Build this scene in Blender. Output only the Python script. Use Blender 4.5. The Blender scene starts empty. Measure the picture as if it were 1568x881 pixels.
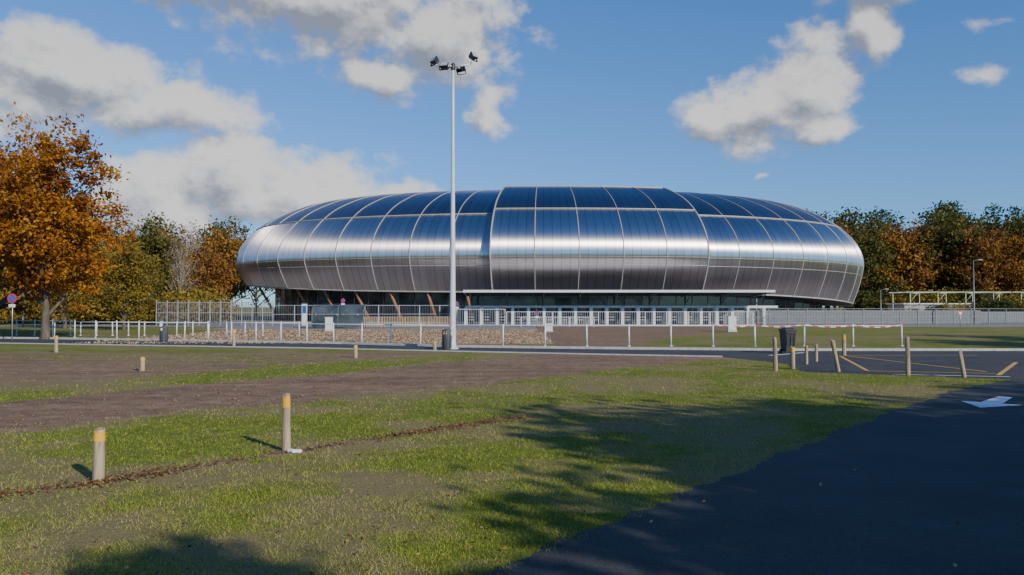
import bpy, math, random
import numpy as np
from mathutils import Vector, Matrix
random.seed(7); rng = np.random.default_rng(7)
scene = bpy.context.scene
col = scene.collection

# ------------------------------------------------------------------ helpers
def link(o, parent=None):
    col.objects.link(o)
    if parent: o.parent = parent
    return o
def empty(name, loc=(0,0,0)):
    o = bpy.data.objects.new(name, None); o.location = loc
    return link(o)

class NT:
    def __init__(s, tree): s.t = tree; s.n = tree.nodes; s.l = tree.links
    def new(s, typ, **kw):
        nd = s.n.new(typ)
        for k, v in kw.items(): setattr(nd, k, v)
        return nd
    def set(s, sock, v):
        if isinstance(v, bpy.types.NodeSocket): s.l.new(v, sock)
        elif v is not None: sock.default_value = v
    def math(s, op, a, b=None, c=None, clamp=False):
        nd = s.new('ShaderNodeMath', operation=op); nd.use_clamp = clamp
        s.set(nd.inputs[0], a)
        if b is not None: s.set(nd.inputs[1], b)
        if c is not None: s.set(nd.inputs[2], c)
        return nd.outputs[0]
    def noise(s, vec, scale, detail=4, rough=0.5, out=0, dist=0.0):
        nd = s.new('ShaderNodeTexNoise')
        if vec is not None: s.l.new(vec, nd.inputs['Vector'])
        nd.inputs['Scale'].default_value = scale
        nd.inputs['Detail'].default_value = detail
        nd.inputs['Roughness'].default_value = rough
        nd.inputs['Distortion'].default_value = dist
        return nd.outputs[out]
    def mix(s, f, a, b, blend='MIX'):
        nd = s.new('ShaderNodeMix', data_type='RGBA', blend_type=blend)
        s.set(nd.inputs[0], f)
        for sock, v in ((nd.inputs[6], a), (nd.inputs[7], b)):
            if isinstance(v, (tuple, list)) and len(v) == 3: v = (*v, 1)
            s.set(sock, v)
        return nd.outputs[2]
    def ramp(s, f, stops):
        nd = s.new('ShaderNodeValToRGB'); cr = nd.color_ramp
        while len(cr.elements) < len(stops): cr.elements.new(0.5)
        for e, (p, c) in zip(cr.elements, stops):
            e.position = p; e.color = (*c, 1) if len(c) == 3 else c
        s.set(nd.inputs[0], f); return nd.outputs[0]
    def smooth(s, x, lo, hi):
        nd = s.new('ShaderNodeMapRange', interpolation_type='SMOOTHSTEP')
        s.set(nd.inputs[0], x); s.set(nd.inputs[1], lo); s.set(nd.inputs[2], hi)
        return nd.outputs[0]
    def attr(s, name):
        nd = s.new('ShaderNodeAttribute', attribute_name=name); return nd.outputs['Fac']
    def bump(s, h, strength=0.3, dist=0.02):
        nd = s.new('ShaderNodeBump'); nd.inputs['Strength'].default_value = strength
        nd.inputs['Distance'].default_value = dist; s.l.new(h, nd.inputs['Height'])
        return nd.outputs[0]

def newmat(name):
    m = bpy.data.materials.new(name); m.use_nodes = True
    t = NT(m.node_tree); b = m.node_tree.nodes['Principled BSDF']
    return m, t, b
def simple(name, c, rough=0.6, metal=0.0, var=0.25, scale=3.0, c2=None, bump=0.0, spec=0.5, stretch=None):
    m, t, b = newmat(name)
    tc = t.new('ShaderNodeTexCoord').outputs['Object']
    if stretch:
        mp = t.new('ShaderNodeMapping'); mp.inputs['Scale'].default_value = stretch
        t.l.new(tc, mp.inputs[0]); tc = mp.outputs[0]
    n = t.noise(tc, scale, 4, 0.6)
    c2 = c2 or tuple(x*(1-var) for x in c)
    t.l.new(t.ramp(n, [(0.3, c2), (0.7, c)]), b.inputs['Base Color'])
    b.inputs['Roughness'].default_value = rough
    b.inputs['Metallic'].default_value = metal
    b.inputs['Specular IOR Level'].default_value = spec
    if bump > 0: t.l.new(t.bump(n, bump, 0.02), b.inputs['Normal'])
    return m

class MB:
    """mesh builder"""
    def __init__(s): s.v = []; s.f = []; s.m = []; s.sm = []
    def poly(s, pts, m=0, smooth=False):
        i = len(s.v); s.v += [tuple(p) for p in pts]; s.f.append(tuple(range(i, i+len(pts)))); s.m.append(m); s.sm.append(smooth)
    def box(s, c, size, m=0, rot=0.0, tilt=None, top=1.0):
        hx, hy, hz = [q/2 for q in size]
        R = Matrix.Rotation(rot, 3, 'Z')
        if tilt: R = R @ Matrix.Rotation(tilt[0], 3, 'X') @ Matrix.Rotation(tilt[1], 3, 'Y')
        i = len(s.v)
        for z in (-1, 1):
            k = top if z > 0 else 1.0
            for x, y in ((-1,-1),(1,-1),(1,1),(-1,1)):
                s.v.append(tuple(Vector(c) + R @ Vector((x*hx*k, y*hy*k, z*hz))))
        for f in ((0,3,2,1),(4,5,6,7),(0,1,5,4),(1,2,6,5),(2,3,7,6),(3,0,4,7)):
            s.f.append(tuple(i+k for k in f)); s.m.append(m); s.sm.append(False)
    def tube(s, p, q, r1, r2=None, n=8, m=0, caps=True):
        r2 = r1 if r2 is None else r2
        p = Vector(p); q = Vector(q); d = (q-p).normalized()
        a = d.orthogonal().normalized(); b = d.cross(a)
        i = len(s.v)
        for c, r in ((p, r1), (q, r2)):
            for k in range(n):
                t = 2*math.pi*k/n
                s.v.append(tuple(c + a*math.cos(t)*r + b*math.sin(t)*r))
        for k in range(n):
            k2 = (k+1) % n
            s.f.append((i+k, i+k2, i+n+k2, i+n+k)); s.m.append(m); s.sm.append(True)
        if caps:
            s.f.append(tuple(i+k for k in reversed(range(n)))); s.m.append(m); s.sm.append(False)
            s.f.append(tuple(i+n+k for k in range(n))); s.m.append(m); s.sm.append(False)
    def lathe(s, c, prof, n=16, m=0):
        i = len(s.v); c = Vector(c)
        for r, z in prof:
            for k in range(n):
                t = 2*math.pi*k/n; s.v.append((c.x+r*math.cos(t), c.y+r*math.sin(t), c.z+z))
        for j in range(len(prof)-1):
            for k in range(n):
                k2 = (k+1) % n
                s.f.append((i+j*n+k, i+j*n+k2, i+(j+1)*n+k2, i+(j+1)*n+k)); s.m.append(m); s.sm.append(True)
        s.f.append(tuple(i+(len(prof)-1)*n+k for k in range(n))); s.m.append(m); s.sm.append(False)
    def mesh(s, name, mats):
        me = bpy.data.meshes.new(name); me.from_pydata(s.v, [], s.f)
        for m in mats: me.materials.append(m)
        me.polygons.foreach_set('material_index', s.m)
        me.polygons.foreach_set('use_smooth', s.sm)
        me.update(); return me
    def obj(s, name, mats, parent=None, loc=(0,0,0)):
        o = bpy.data.objects.new(name, s.mesh(name, mats)); o.location = loc
        return link(o, parent)

# ------------------------------------------------------------------ sun & sky
SUN_EL = math.radians(26)
sun_h = Vector((0.64, -0.77)).normalized()
sun_dir = Vector((sun_h.x*math.cos(SUN_EL), sun_h.y*math.cos(SUN_EL), math.sin(SUN_EL)))
L = bpy.data.lights.new('sun', 'SUN'); L.energy = 5.0; L.angle = math.radians(0.53); L.color = (1.0, 0.94, 0.84)
so = bpy.data.objects.new('sun', L); so.rotation_euler = (-sun_dir).to_track_quat('-Z', 'Y').to_euler(); so.location = (40, -50, 60); link(so)

w = bpy.data.worlds.new('World'); scene.world = w; w.use_nodes = True
T = NT(w.node_tree); bg = w.node_tree.nodes['Background']
sky = T.new('ShaderNodeTexSky', sky_type='NISHITA'); sky.sun_disc = False
sky.sun_elevation = SUN_EL; sky.sun_rotation = math.atan2(sun_h.x, sun_h.y)
sky.air_density = 1.0; sky.dust_density = 0.2; sky.ozone_density = 3.0
gen = T.new('ShaderNodeTexCoord').outputs['Generated']
sep = T.new('ShaderNodeSeparateXYZ'); T.l.new(gen, sep.inputs[0])
az = T.math('ARCTAN2', sep.outputs[0], sep.outputs[1]); el = T.math('ARCSINE', sep.outputs[2])
cmb = T.new('ShaderNodeCombineXYZ'); T.l.new(az, cmb.inputs[0]); T.l.new(el, cmb.inputs[1])
base_p = cmb.outputs[0]
# cloud banks: azimuth, elevation, half-width, half-height in degrees, weight
banks = [(-13,21,11,4.6,1),(-5.0,18.6,6.5,4.4,1),(-21,21.8,7,2.6,1),(-1.8,14.2,3.0,2.8,.75),(-9,16.2,4.5,2.4,1),
         (-30,14.8,9,3.0,1),(-23,12.8,8,2.2,1),(-35,13,9,4.5,1),
         (-20,8.4,6,3.2,1.1),(-14.5,7.4,6,3.3,1.15),(-24,7.6,5,3.6,1.05),(-8.5,6.4,3.8,2.4,1.1),
         (14.2,13.0,4.2,2.2,1),(18.4,13.4,4.6,3.2,1.1),(20.6,14.6,2.8,3.4,1.1),(21.5,11.8,2.6,1.8,.95),
         (25.5,20.4,5,2.2,1.05),(24.6,17.4,2.2,2.4,.85),(30.5,14.0,4,2.0,.3),(32,17,4,1.4,.34),(17.5,9.0,1.5,.6,.5),
         (45,10,6,3,1),(-60,14,12,6,1),(64,18,14,5,1),(150,30,25,8,1),(-120,24,24,8,1)]
grp = bpy.data.node_groups.new('cloud_field', 'ShaderNodeTree')
grp.interface.new_socket('P', in_out='INPUT', socket_type='NodeSocketVector')
grp.interface.new_socket('D', in_out='OUTPUT', socket_type='NodeSocketFloat')
G = NT(grp); gi = G.new('NodeGroupInput'); go = G.new('NodeGroupOutput')
wn = G.noise(gi.outputs[0], 7, 3, 0.6, out=1)
vm = G.new('ShaderNodeVectorMath', operation='SUBTRACT'); G.l.new(wn, vm.inputs[0]); vm.inputs[1].default_value = (0.5,0.5,0.5)
vs = G.new('ShaderNodeVectorMath', operation='SCALE'); G.l.new(vm.outputs[0], vs.inputs[0]); vs.inputs['Scale'].default_value = 0.07
va = G.new('ShaderNodeVectorMath', operation='ADD'); G.l.new(gi.outputs[0], va.inputs[0]); G.l.new(vs.outputs[0], va.inputs[1])
P = va.outputs[0]; cur = None
for (a, e, ra, re, wt) in banks:
    mp = G.new('ShaderNodeMapping', vector_type='TEXTURE'); G.l.new(P, mp.inputs[0])
    mp.inputs['Location'].default_value = (math.radians(a), math.radians(e), 0)
    mp.inputs['Scale'].default_value = (math.radians(ra), math.radians(re), 1)
    ln = G.new('ShaderNodeVectorMath', operation='LENGTH'); G.l.new(mp.outputs[0], ln.inputs[0])
    val = G.math('SUBTRACT', wt, ln.outputs['Value'])
    cur = val if cur is None else G.math('MAXIMUM', cur, val)
mpn = G.new('ShaderNodeMapping'); G.l.new(gi.outputs[0], mpn.inputs[0]); mpn.inputs['Scale'].default_value = (1, 1.35, 1)
n1 = G.noise(mpn.outputs[0], 13, 8, 0.62)
n2 = G.noise(mpn.outputs[0], 4.5, 2, 0.5)
d = G.math('MULTIPLY_ADD', G.math('SUBTRACT', n1, 0.5), 2.1, cur)
d = G.math('MULTIPLY_ADD', G.math('SUBTRACT', n2, 0.5), 0.4, d)
G.l.new(d, go.inputs[0])
def field(vec):
    g = T.new('ShaderNodeGroup'); g.node_tree = grp; T.l.new(vec, g.inputs[0]); return g.outputs[0]
off = T.new('ShaderNodeVectorMath', operation='ADD'); T.l.new(base_p, off.inputs[0]); off.inputs[1].default_value = (0.012, 0.022, 0)
D0 = field(base_p); D1 = field(off.outputs[0])
dens = T.smooth(D0, -0.05, 0.55)
lit = T.math('MULTIPLY_ADD', T.math('SUBTRACT', D0, D1), 1.15, 0.72)
lit = T.math('SUBTRACT', lit, T.math('MULTIPLY', T.smooth(D0, 0.4, 1.3), 0.14), clamp=True)
lit = T.math('SUBTRACT', lit, T.math('MULTIPLY', T.smooth(el, 0.13, 0.36), 0.20), clamp=True)
ccol = T.ramp(lit, [(0.08, (2.2,2.45,3.05)), (0.42, (3.8,4.0,4.5)), (0.68, (6.1,6.15,6.3)), (0.95, (7.7,7.6,7.4))])
skyc = T.mix(1.0, sky.outputs[0], (0.45, 0.83, 1.32), 'MULTIPLY')
fin = T.mix(T.math('MULTIPLY', dens, 0.97), skyc, ccol)
T.l.new(fin, bg.inputs['Color']); bg.inputs['Strength'].default_value = 0.13
w.cycles.sampling_method = 'MANUAL'; w.cycles.sample_map_resolution = 512

# ------------------------------------------------------------------ camera
cam = bpy.data.cameras.new('camera'); cam.lens = 28; cam.sensor_width = 36; cam.clip_end = 5000; cam.clip_start = 0.1
co = bpy.data.objects.new('camera', cam); co.location = (0, 0, 2.2); co.rotation_euler = (math.radians(90+1.385), 0, 0)
link(co); scene.camera = co

# ------------------------------------------------------------------ ground masks
road_pts = [(-8,-3),(-3,3.2),(-0.29,6.53),(1.56,8.8),(3.6,11.4),(5.74,14.1),(9.2,18.2),(12.8,22.2),(15.2,24.1),(13.5,25.2),(9.9,26.8),(10.6,31),
            (9.2,34.9),(4,36.6),(-3,39.2),(-10,42),(-31,48),(-60,54),(-60,60),(-31,54),(-10,47),(-3,43.2),(5,41.2),(14,39.7),(40,39.6),(90,39.6),
            (90,26),(34,22),(26,15),(14,2),(4,-8)]
def inpoly(x, y, pts):
    ins = np.zeros(x.shape, bool); n = len(pts)
    for i in range(n):
        x1, y1 = pts[i]; x2, y2 = pts[(i+1) % n]
        c = ((y1 > y) != (y2 > y))
        with np.errstate(divide='ignore', invalid='ignore'):
            xi = (x2-x1)*(y-y1)/((y2-y1) if y2 != y1 else 1e-9)+x1
        ins ^= c & (x < xi)
    return ins
def polydist(x, y, pts):
    d = np.full(x.shape, 1e9)
    for (x1,y1),(x2,y2) in zip(pts[:-1], pts[1:]):
        L2 = (x2-x1)**2+(y2-y1)**2
        t = np.clip(((x-x1)*(x2-x1)+(y-y1)*(y2-y1))/L2, 0, 1)
        d = np.minimum(d, np.hypot(x-(x1+t*(x2-x1)), y-(y1+t*(y2-y1))))
    return d
def sm(x, a, b):
    t = np.clip((x-a)/(b-a), 0, 1); return t*t*(3-2*t)
_lat = rng.random((256,256))
def vnoise(x, y, s):
    X = x*s+1000.3; Y = y*s+1000.7; xi = np.floor(X).astype(int); yi = np.floor(Y).astype(int); fx = X-xi; fy = Y-yi
    fx = fx*fx*(3-2*fx); fy = fy*fy*(3-2*fy)
    g = lambda a,b: _lat[a % 256, b % 256]
    return (g(xi,yi)*(1-fx)+g(xi+1,yi)*fx)*(1-fy)+(g(xi,yi+1)*(1-fx)+g(xi+1,yi+1)*fx)*fy
def fbm(x, y, s): return (vnoise(x,y,s)*0.5+vnoise(x,y,s*2.1)*0.27+vnoise(x,y,s*4.3)*0.15+vnoise(x,y,s*9)*0.08)
trench = [(-12,5.5),(-7.5,8.1),(-5.2,9.9),(-3.35,12.1),(-1.6,14.0),(0.3,16.0)]
def masks(x, y):
    wb = (fbm(x,y,0.45)-0.5)*2.4
    ny = np.interp(x, [-40,-20,-8.8,-6.2,-2.3,2.5,8.7,12], [-4,5.5,13.9,17.4,20.9,27.0,33.6,36.5])
    fy = np.interp(x, [-40,-20,-11.7,-8.9,-6.2,-3.9,-1,2], [2,11.5,18.6,23.0,25.8,29.9,34,38.5])
    d1 = sm(y-ny-wb*1.1, -1.2, 1.4)*sm(fy-y-wb*1.0, -1.0, 1.1)
    n2 = np.interp(x, [-40,-20,-13.8,-11.2,-8.1,-6.0,-3,0], [12,17,21.3,25.3,29.6,34.5,37,39])
    d2 = sm(y-n2-wb*1.2, -1.2, 1.6)*sm(39.5-y, 0, 2)*(x < 1)*(0.48+0.52*sm(fbm(x*0.5+9,y,0.5), 0.38, 0.58))
    dirt = np.maximum(d1, d2)
    tr = np.exp(-(polydist(x, y, trench)/(0.15+0.05*wb))**2)*(0.55+0.5*vnoise(x,y,1.3))
    dirt = np.maximum(dirt, tr)
    xr = np.interp(y, [44,60,78,90], [6,13,21,25])
    d3 = sm(x-2.5-wb*.5, -0.5, 0.5)*sm(xr-x-wb*.5, -0.8, 0.8)*sm(y-43, 0, 1.5)*sm(92-y, 0, 2)
    dirt = np.maximum(dirt, d3)
    mulch = sm(x+26, -1, 1)*sm(2.5-x, -0.6, 0.6)*sm(y-47-wb*.3, -.5, .8)*sm(76-y, -1, 1)
    paved = sm(y-88, -1, 1)*sm(x+60,-3,3)*sm(75-x,-3,3)
    paved = np.maximum(paved, sm(y-76,-1,1)*sm(x+30,-1,1)*sm(2.5-x,-1,1))
    return dirt, mulch, paved
def worn(x, y):   # straw / thin-turf patches
    return sm(fbm(x+50,y*1.3,0.33), 0.42, 0.63)*0.8+0.55*sm(fbm(x+20,y+9,1.3), 0.47, 0.68)

def axis(segs):
    out = []
    for a, b, st in segs: out += list(np.arange(a, b, st))
    return np.array(out + [segs[-1][1]])
gx = axis([(-3000,-400,400),(-400,-80,40),(-80,-26,2.0),(-26,-12,0.3),(-12,9,0.12),(9,30,0.4),(30,80,2.0),(80,400,40),(400,3000,400)])
gy = axis([(-600,-40,80),(-40,4,2),(4,19,0.12),(19,45,0.3),(45,110,1.0),(110,400,30),(400,4000,400)])
X, Y = np.meshgrid(gx, gy); nx, nyy = len(gx), len(gy)
V = np.stack([X.ravel(), Y.ravel(), np.zeros(X.size)], 1)
ii = np.arange(nx*nyy).reshape(nyy, nx)
F = np.stack([ii[:-1,:-1].ravel(), ii[:-1,1:].ravel(), ii[1:,1:].ravel(), ii[1:,:-1].ravel()], 1)
def np_mesh(name, V, F, k):
    me = bpy.data.meshes.new(name)
    me.vertices.add(len(V)); me.vertices.foreach_set('co', V.astype(np.float32).ravel())
    me.loops.add(F.size); me.loops.foreach_set('vertex_index', F.astype(np.int32).ravel())
    me.polygons.add(len(F)); me.polygons.foreach_set('loop_start', (np.arange(len(F))*k).astype(np.int32))
    me.polygons.foreach_set('loop_total', np.full(len(F), k, np.int32))
    me.update(calc_edges=True); return me
def add_attr(me, name, arr):
    a = me.attributes.new(name, 'FLOAT', 'POINT'); a.data.foreach_set('value', arr.astype(np.float32).ravel())
gme = np_mesh('ground', V, F, 4)
dm, mm, pm = masks(X.ravel(), Y.ravel())
add_attr(gme, 'dirt', dm); add_attr(gme, 'mulch', mm); add_attr(gme, 'paved', pm); add_attr(gme, 'worn', np.clip(worn(X.ravel(), Y.ravel()),0,1))
m_ground, t, b = newmat('ground_grass_and_soil')
pos = t.new('ShaderNodeNewGeometry').outputs['Position']
nA = t.noise(pos, 0.25, 3, 0.6); nB = t.noise(pos, 2.2, 5, 0.7); nC = t.noise(pos, 38, 4, 0.7); nD = t.noise(pos, 12, 4, 0.7)
grass = t.ramp(nB, [(0.25, (0.088,0.115,0.016)), (0.5, (0.160,0.195,0.026)), (0.75, (0.230,0.235,0.05))])
grass = t.mix(t.math('MULTIPLY', t.attr('worn'), 0.8), grass, (0.27,0.205,0.10))
grass = t.mix(0.7, grass, t.ramp(nC, [(0.3,(0.35,0.35,0.35)),(0.7,(1.35,1.35,1.35))]), 'MULTIPLY')
soil = t.ramp(nB, [(0.25, (0.15,0.092,0.056)), (0.5, (0.255,0.168,0.106)), (0.8, (0.37,0.26,0.172))])
mpt = t.new('ShaderNodeMapping'); t.l.new(pos, mpt.inputs[0]); mpt.inputs['Rotation'].default_value = (0,0,-0.87); mpt.inputs['Scale'].default_value = (0.2,1.0,1)
trk = t.noise(mpt.outputs[0], 0.9, 5, 0.6)
soil = t.mix(0.5, soil, t.ramp(trk, [(0.38,(0.62,0.6,0.58)),(0.6,(1.25,1.22,1.2))]), 'MULTIPLY')
soil = t.mix(0.7, soil, t.ramp(nC, [(0.3,(0.5,0.5,0.5)),(0.7,(1.25,1.25,1.25))]), 'MULTIPLY')
vo = t.new('ShaderNodeTexVoronoi'); t.l.new(pos, vo.inputs['Vector']); vo.inputs['Scale'].default_value = 5
chips = t.mix(0.5, (0.44,0.29,0.17), vo.outputs['Color'], 'MULTIPLY')
chips = t.mix(t.smooth(nD, 0.4, 0.6), chips, (0.46,0.34,0.21))
pave = t.ramp(nB, [(0.3, (0.20,0.19,0.18)), (0.7, (0.30,0.29,0.27))])
brk = t.math('MULTIPLY_ADD', t.math('SUBTRACT', nD, 0.5), 1.5, t.attr('dirt'))
brk = t.math('MULTIPLY_ADD', t.math('SUBTRACT', nB, 0.5), 1.5, brk)
c = t.mix(t.smooth(brk, 0.25, 0.75), grass, soil)
brm = t.math('MULTIPLY_ADD', t.math('SUBTRACT', nD, 0.5), 0.8, t.attr('mulch'))
c = t.mix(t.smooth(brm, 0.4, 0.6), c, chips)
c = t.mix(t.smooth(t.attr('paved'), 0.45, 0.55), c, pave)
t.l.new(c, b.inputs['Base Color']); b.inputs['Roughness'].default_value = 0.95; b.inputs['Specular IOR Level'].default_value = 0.1
hb = t.math('ADD', t.math('MULTIPLY', nC, 0.5), nD)
hb = t.math('ADD', hb, t.math('MULTIPLY', nB, 1.2))
t.l.new(t.bump(hb, 0.7, 0.05), b.inputs['Normal'])
gme.materials.append(m_ground)
link(bpy.data.objects.new('ground', gme))

# ------------------------------------------------------------------ road
m_asph, t, b = newmat('asphalt')
pos = t.new('ShaderNodeNewGeometry').outputs['Position']
n1 = t.noise(pos, 60, 4, 0.75); n2 = t.noise(pos, 0.6, 4, 0.65); n3 = t.noise(pos, 160, 2, 0.6)
c = t.ramp(n2, [(0.3, (0.042,0.042,0.043)), (0.7, (0.074,0.072,0.069))])
c = t.mix(0.9, c, t.ramp(n1, [(0.35,(0.35,0.35,0.35)),(0.68,(1.7,1.7,1.7))]), 'MULTIPLY')
t.l.new(c, b.inputs['Base Color']); b.inputs['Roughness'].default_value = 0.85; b.inputs['Specular IOR Level'].default_value = 0.3
t.l.new(t.bump(t.math('ADD', n1, n3), 0.8, 0.012), b.inputs['Normal'])
rp = []
N = len(road_pts)
for i in range(N):
    x1,y1 = road_pts[i]; x2,y2 = road_pts[(i+1)%N]; L_ = math.hypot(x2-x1, y2-y1)
    near = min(y1, y2) < 30 and max(abs(x1), abs(x2)) < 16 and i < 12
    k = max(1, int(L_/0.10)) if near else 1
    for j in range(k):
        f = j/k; s_ = random.uniform(-0.06, 0.06) if near else 0
        w_ = (0.06*math.sin(f*L_*1.7+i)+0.04*math.sin(f*L_*5.3+2*i)) if near else 0
        rp.append((x1+(x2-x1)*f+(s_+w_)*(y2-y1)/L_, y1+(y2-y1)*f-(s_+w_)*(x2-x1)/L_))
mb = MB(); mb.poly([(x, y, 0.005) for x, y in rp]); mb.obj('asphalt_road', [m_asph])
m_conc = simple('kerb_concrete', (0.48,0.47,0.44), 0.85, var=0.3, scale=4, bump=0.2)
kp = [(-60,60),(-31,54),(-10,47),(-3,43.2),(5,41.2),(14,39.7),(40,39.6),(90,39.6)]
mb = MB()
for (x1,y1),(x2,y2) in zip(kp[:-1], kp[1:]):
    Ls = math.hypot(x2-x1, y2-y1); a = math.atan2(y2-y1, x2-x1); k = int(Ls/1.0)
    for j in range(k):
        f = (j+0.5)/k
        mb.box((x1+(x2-x1)*f-math.sin(a)*0.12, y1+(y2-y1)*f+math.cos(a)*0.12, 0.06), (Ls/k-0.015, 0.2, 0.13), 0, a)
mb.obj('kerb', [m_conc])
kp2 = [(9.2,34.9),(4,36.6),(-3,39.2),(-10,42),(-31,48),(-60,54)]
mb = MB()
for (x1,y1),(x2,y2) in zip(kp2[:-1], kp2[1:]):
    Ls = math.hypot(x2-x1, y2-y1); a = math.atan2(y2-y1, x2-x1); k = int(Ls/1.0)
    for j in range(k):
        f = (j+0.5)/k
        mb.box((x1+(x2-x1)*f+math.sin(a)*0.02, y1+(y2-y1)*f-math.cos(a)*0.02, 0.02), (Ls/k-0.015, 0.18, 0.06), 0, a)
mb.obj('kerb', [m_conc])
m_path = simple('pale_path_surface', (0.40,0.39,0.37), 0.9, var=0.25, scale=2.5)
mb = MB(); fa = [(x,y+0.25,0.009) for x,y in kp[:6]]; fb = [(x,y+1.6,0.009) for x,y in kp[:6]]
mb.poly(fa+fb[::-1]); mb.obj('footpath', [m_path])
def paint(name, c1, c2):
    return simple(name, c1, 0.7, c2=c2, scale=18)
m_wp = paint('white_road_paint', (0.82,0.82,0.80), (0.66,0.66,0.65)); m_yp = paint('yellow_road_paint', (0.70,0.40,0.03), (0.45,0.28,0.05))
def strip(mb, p, q, w_, z=0.010, m=0):
    p = Vector(p); q = Vector(q); d = (q-p).normalized(); n = Vector((-d.y, d.x))*w_/2
    mb.poly([(*(p-n), z), (*(q-n), z), (*(q+n), z), (*(p+n), z)], m)
mb = MB()
ac = Vector((11.0, 18.3)); dd = Vector((-0.66,-0.75)).normalized(); nn = Vector((-dd.y, dd.x))
def A(a_, n_): q = ac+dd*a_+nn*n_; return (q.x, q.y, 0.010)
mb.poly([A(1.25,0), A(0.1,0.62), A(0.1,-0.62)]); mb.poly([A(0.1,-0.22), A(0.1,0.22), A(-1.5,0.15), A(-1.5,-0.15)])
mb.obj('road_arrow_marking', [m_wp])
mb = MB()
strip(mb, (15.6,25.6), (19.9,31.5), 0.15); strip(mb, (12.2,27.4), (14.6,35.5), 0.13, 0.010); strip(mb, (14.9,35.7), (16.0,26.9), 0.13, 0.014)
strip(mb, (12.1,27.2), (15.8,26.1), 0.13, 0.018); strip(mb, (14.4,36.1), (21,36.0), 0.13, 0.010)
mb.obj('parking_line_marking', [m_yp])
mb = MB(); strip(mb, (12.4,25.9), (15.6,25.0), 0.12); strip(mb, (20,27), (32,29), 0.14); strip(mb, (11.6,35.9),(14,38.2),0.2)
mb.obj('road_line_marking', [m_wp])
m_redp = simple('red_paving', (0.36,0.12,0.06), 0.9, scale=6)
mb = MB(); mb.poly([(-2.9,43.6,0.013),(0.6,42.8,0.013),(0.2,46,0.013),(-3,46.5,0.013)]); mb.obj('red_paving', [m_redp])

# ------------------------------------------------------------------ grass blades & fallen leaves
def make_grass(nb):
    y = 4.5/(1-rng.random(nb)*(1-4.5/36)); x = (rng.random(nb)*2-1)*(0.78*y+0.8)
    ok = ~inpoly(x+rng.normal(0,0.08,nb), y+rng.normal(0,0.08,nb), road_pts)
    dm, mm_, pm_ = masks(x, y)
    clump = fbm(x,y,3.0); bare = worn(x, y); pat = fbm(x+7,y,1.1)
    ok &= rng.random(nb) > np.clip((dm+(pat-0.5)*1.6-0.25)*1.7, 0, 0.97)
    ok &= rng.random(nb) > np.clip(1.1-1.9*clump, 0, .8)*0.7+bare*0.55
    x, y, clump, bare = x[ok], y[ok], clump[ok], bare[ok]; n = len(x)
    h = rng.uniform(0.014, 0.042, n)*(0.5+1.0*clump); wd = 0.0028*np.maximum(1, y/7)*rng.uniform(0.7,1.4,n)
    a = rng.uniform(0, 6.283, n); lean = rng.uniform(0.2, 1.5, n)*h; la = rng.uniform(0, 6.283, n)
    V = np.zeros((n,3,3))
    V[:,0,0] = x-np.cos(a)*wd; V[:,0,1] = y-np.sin(a)*wd; V[:,1,0] = x+np.cos(a)*wd; V[:,1,1] = y+np.sin(a)*wd
    V[:,2,0] = x+np.cos(la)*lean; V[:,2,1] = y+np.sin(la)*lean; V[:,2,2] = h
    tint = np.clip(rng.normal(0.38,0.2,n)+bare*0.42+(rng.random(n) < 0.07)*0.5, 0, 1)
    me = np_mesh('lawn_grass', V.reshape(-1,3), np.arange(n*3).reshape(-1,3), 3)
    add_attr(me, 'tint', np.repeat(tint, 3)); return me
def leafy(name, stops, transl=0.3, rnd=0.0):
    m, t, b = newmat(name)
    f = t.attr('tint')
    if rnd:
        oi = t.new('ShaderNodeObjectInfo').outputs['Random']
        f = t.math('ADD', f, t.math('MULTIPLY', t.math('SUBTRACT', oi, 0.5), rnd), clamp=True)
    c = t.ramp(f, stops); t.l.new(c, b.inputs['Base Color']); b.inputs['Roughness'].default_value = 0.7
    b.inputs['Specular IOR Level'].default_value = 0.15
    tr = t.new('ShaderNodeBsdfTranslucent'); t.l.new(c, tr.inputs[0])
    ms = t.new('ShaderNodeMixShader'); ms.inputs[0].default_value = transl
    t.l.new(b.outputs[0], ms.inputs[1]); t.l.new(tr.outputs[0], ms.inputs[2])
    t.l.new(ms.outputs[0], m.node_tree.nodes['Material Output'].inputs[0]); return m
m_blade = leafy('grass_blade', [(0.0,(0.16,0.20,0.02)),(0.45,(0.29,0.345,0.035)),(0.75,(0.40,0.38,0.085)),(1.0,(0.48,0.38,0.19))], 0.3)
gm = make_grass(430000); gm.materials.append(m_blade); link(bpy.data.objects.new('lawn_grass', gm))
def quads(name, x, y, z, size, tint, flat=0.35):
    n = len(x); nrm = rng.normal(0, flat, (n,3)); nrm[:,2] = 1; nrm /= np.linalg.norm(nrm,axis=1)[:,None]
    a = rng.normal(0,1,(n,3)); u = np.cross(nrm,a); u /= np.linalg.norm(u,axis=1)[:,None]; v = np.cross(nrm,u)
    s = size[:,None]; C = np.stack([x,y,z],1)
    V = np.stack([C-u*s, C-v*s*0.6, C+u*s, C+v*s*0.6],1)
    me = np_mesh(name, V.reshape(-1,3), np.arange(n*4).reshape(-1,4), 4); add_attr(me, 'tint', np.repeat(tint,4)); return me
m_fallen = leafy('fallen_leaf', [(0,(0.10,0.045,0.02)),(0.5,(0.20,0.10,0.04)),(0.85,(0.34,0.19,0.06)),(1,(0.42,0.33,0.2))], 0.1)
n = 9000; y = 4.5/(1-rng.random(n)*(1-4.5/42)); x = (rng.random(n)*2-1)*(0.78*y+1)
dm,_,_ = masks(x, y); lc = fbm(x+3,y,0.8); ok = (rng.random(n) < (0.28+0.4*dm)*np.clip(lc*3-0.8,0.05,1.3)) & (~inpoly(x,y,road_pts) | (rng.random(n) < 0.16)); x, y = x[ok], y[ok]
NTr = 5200
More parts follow.
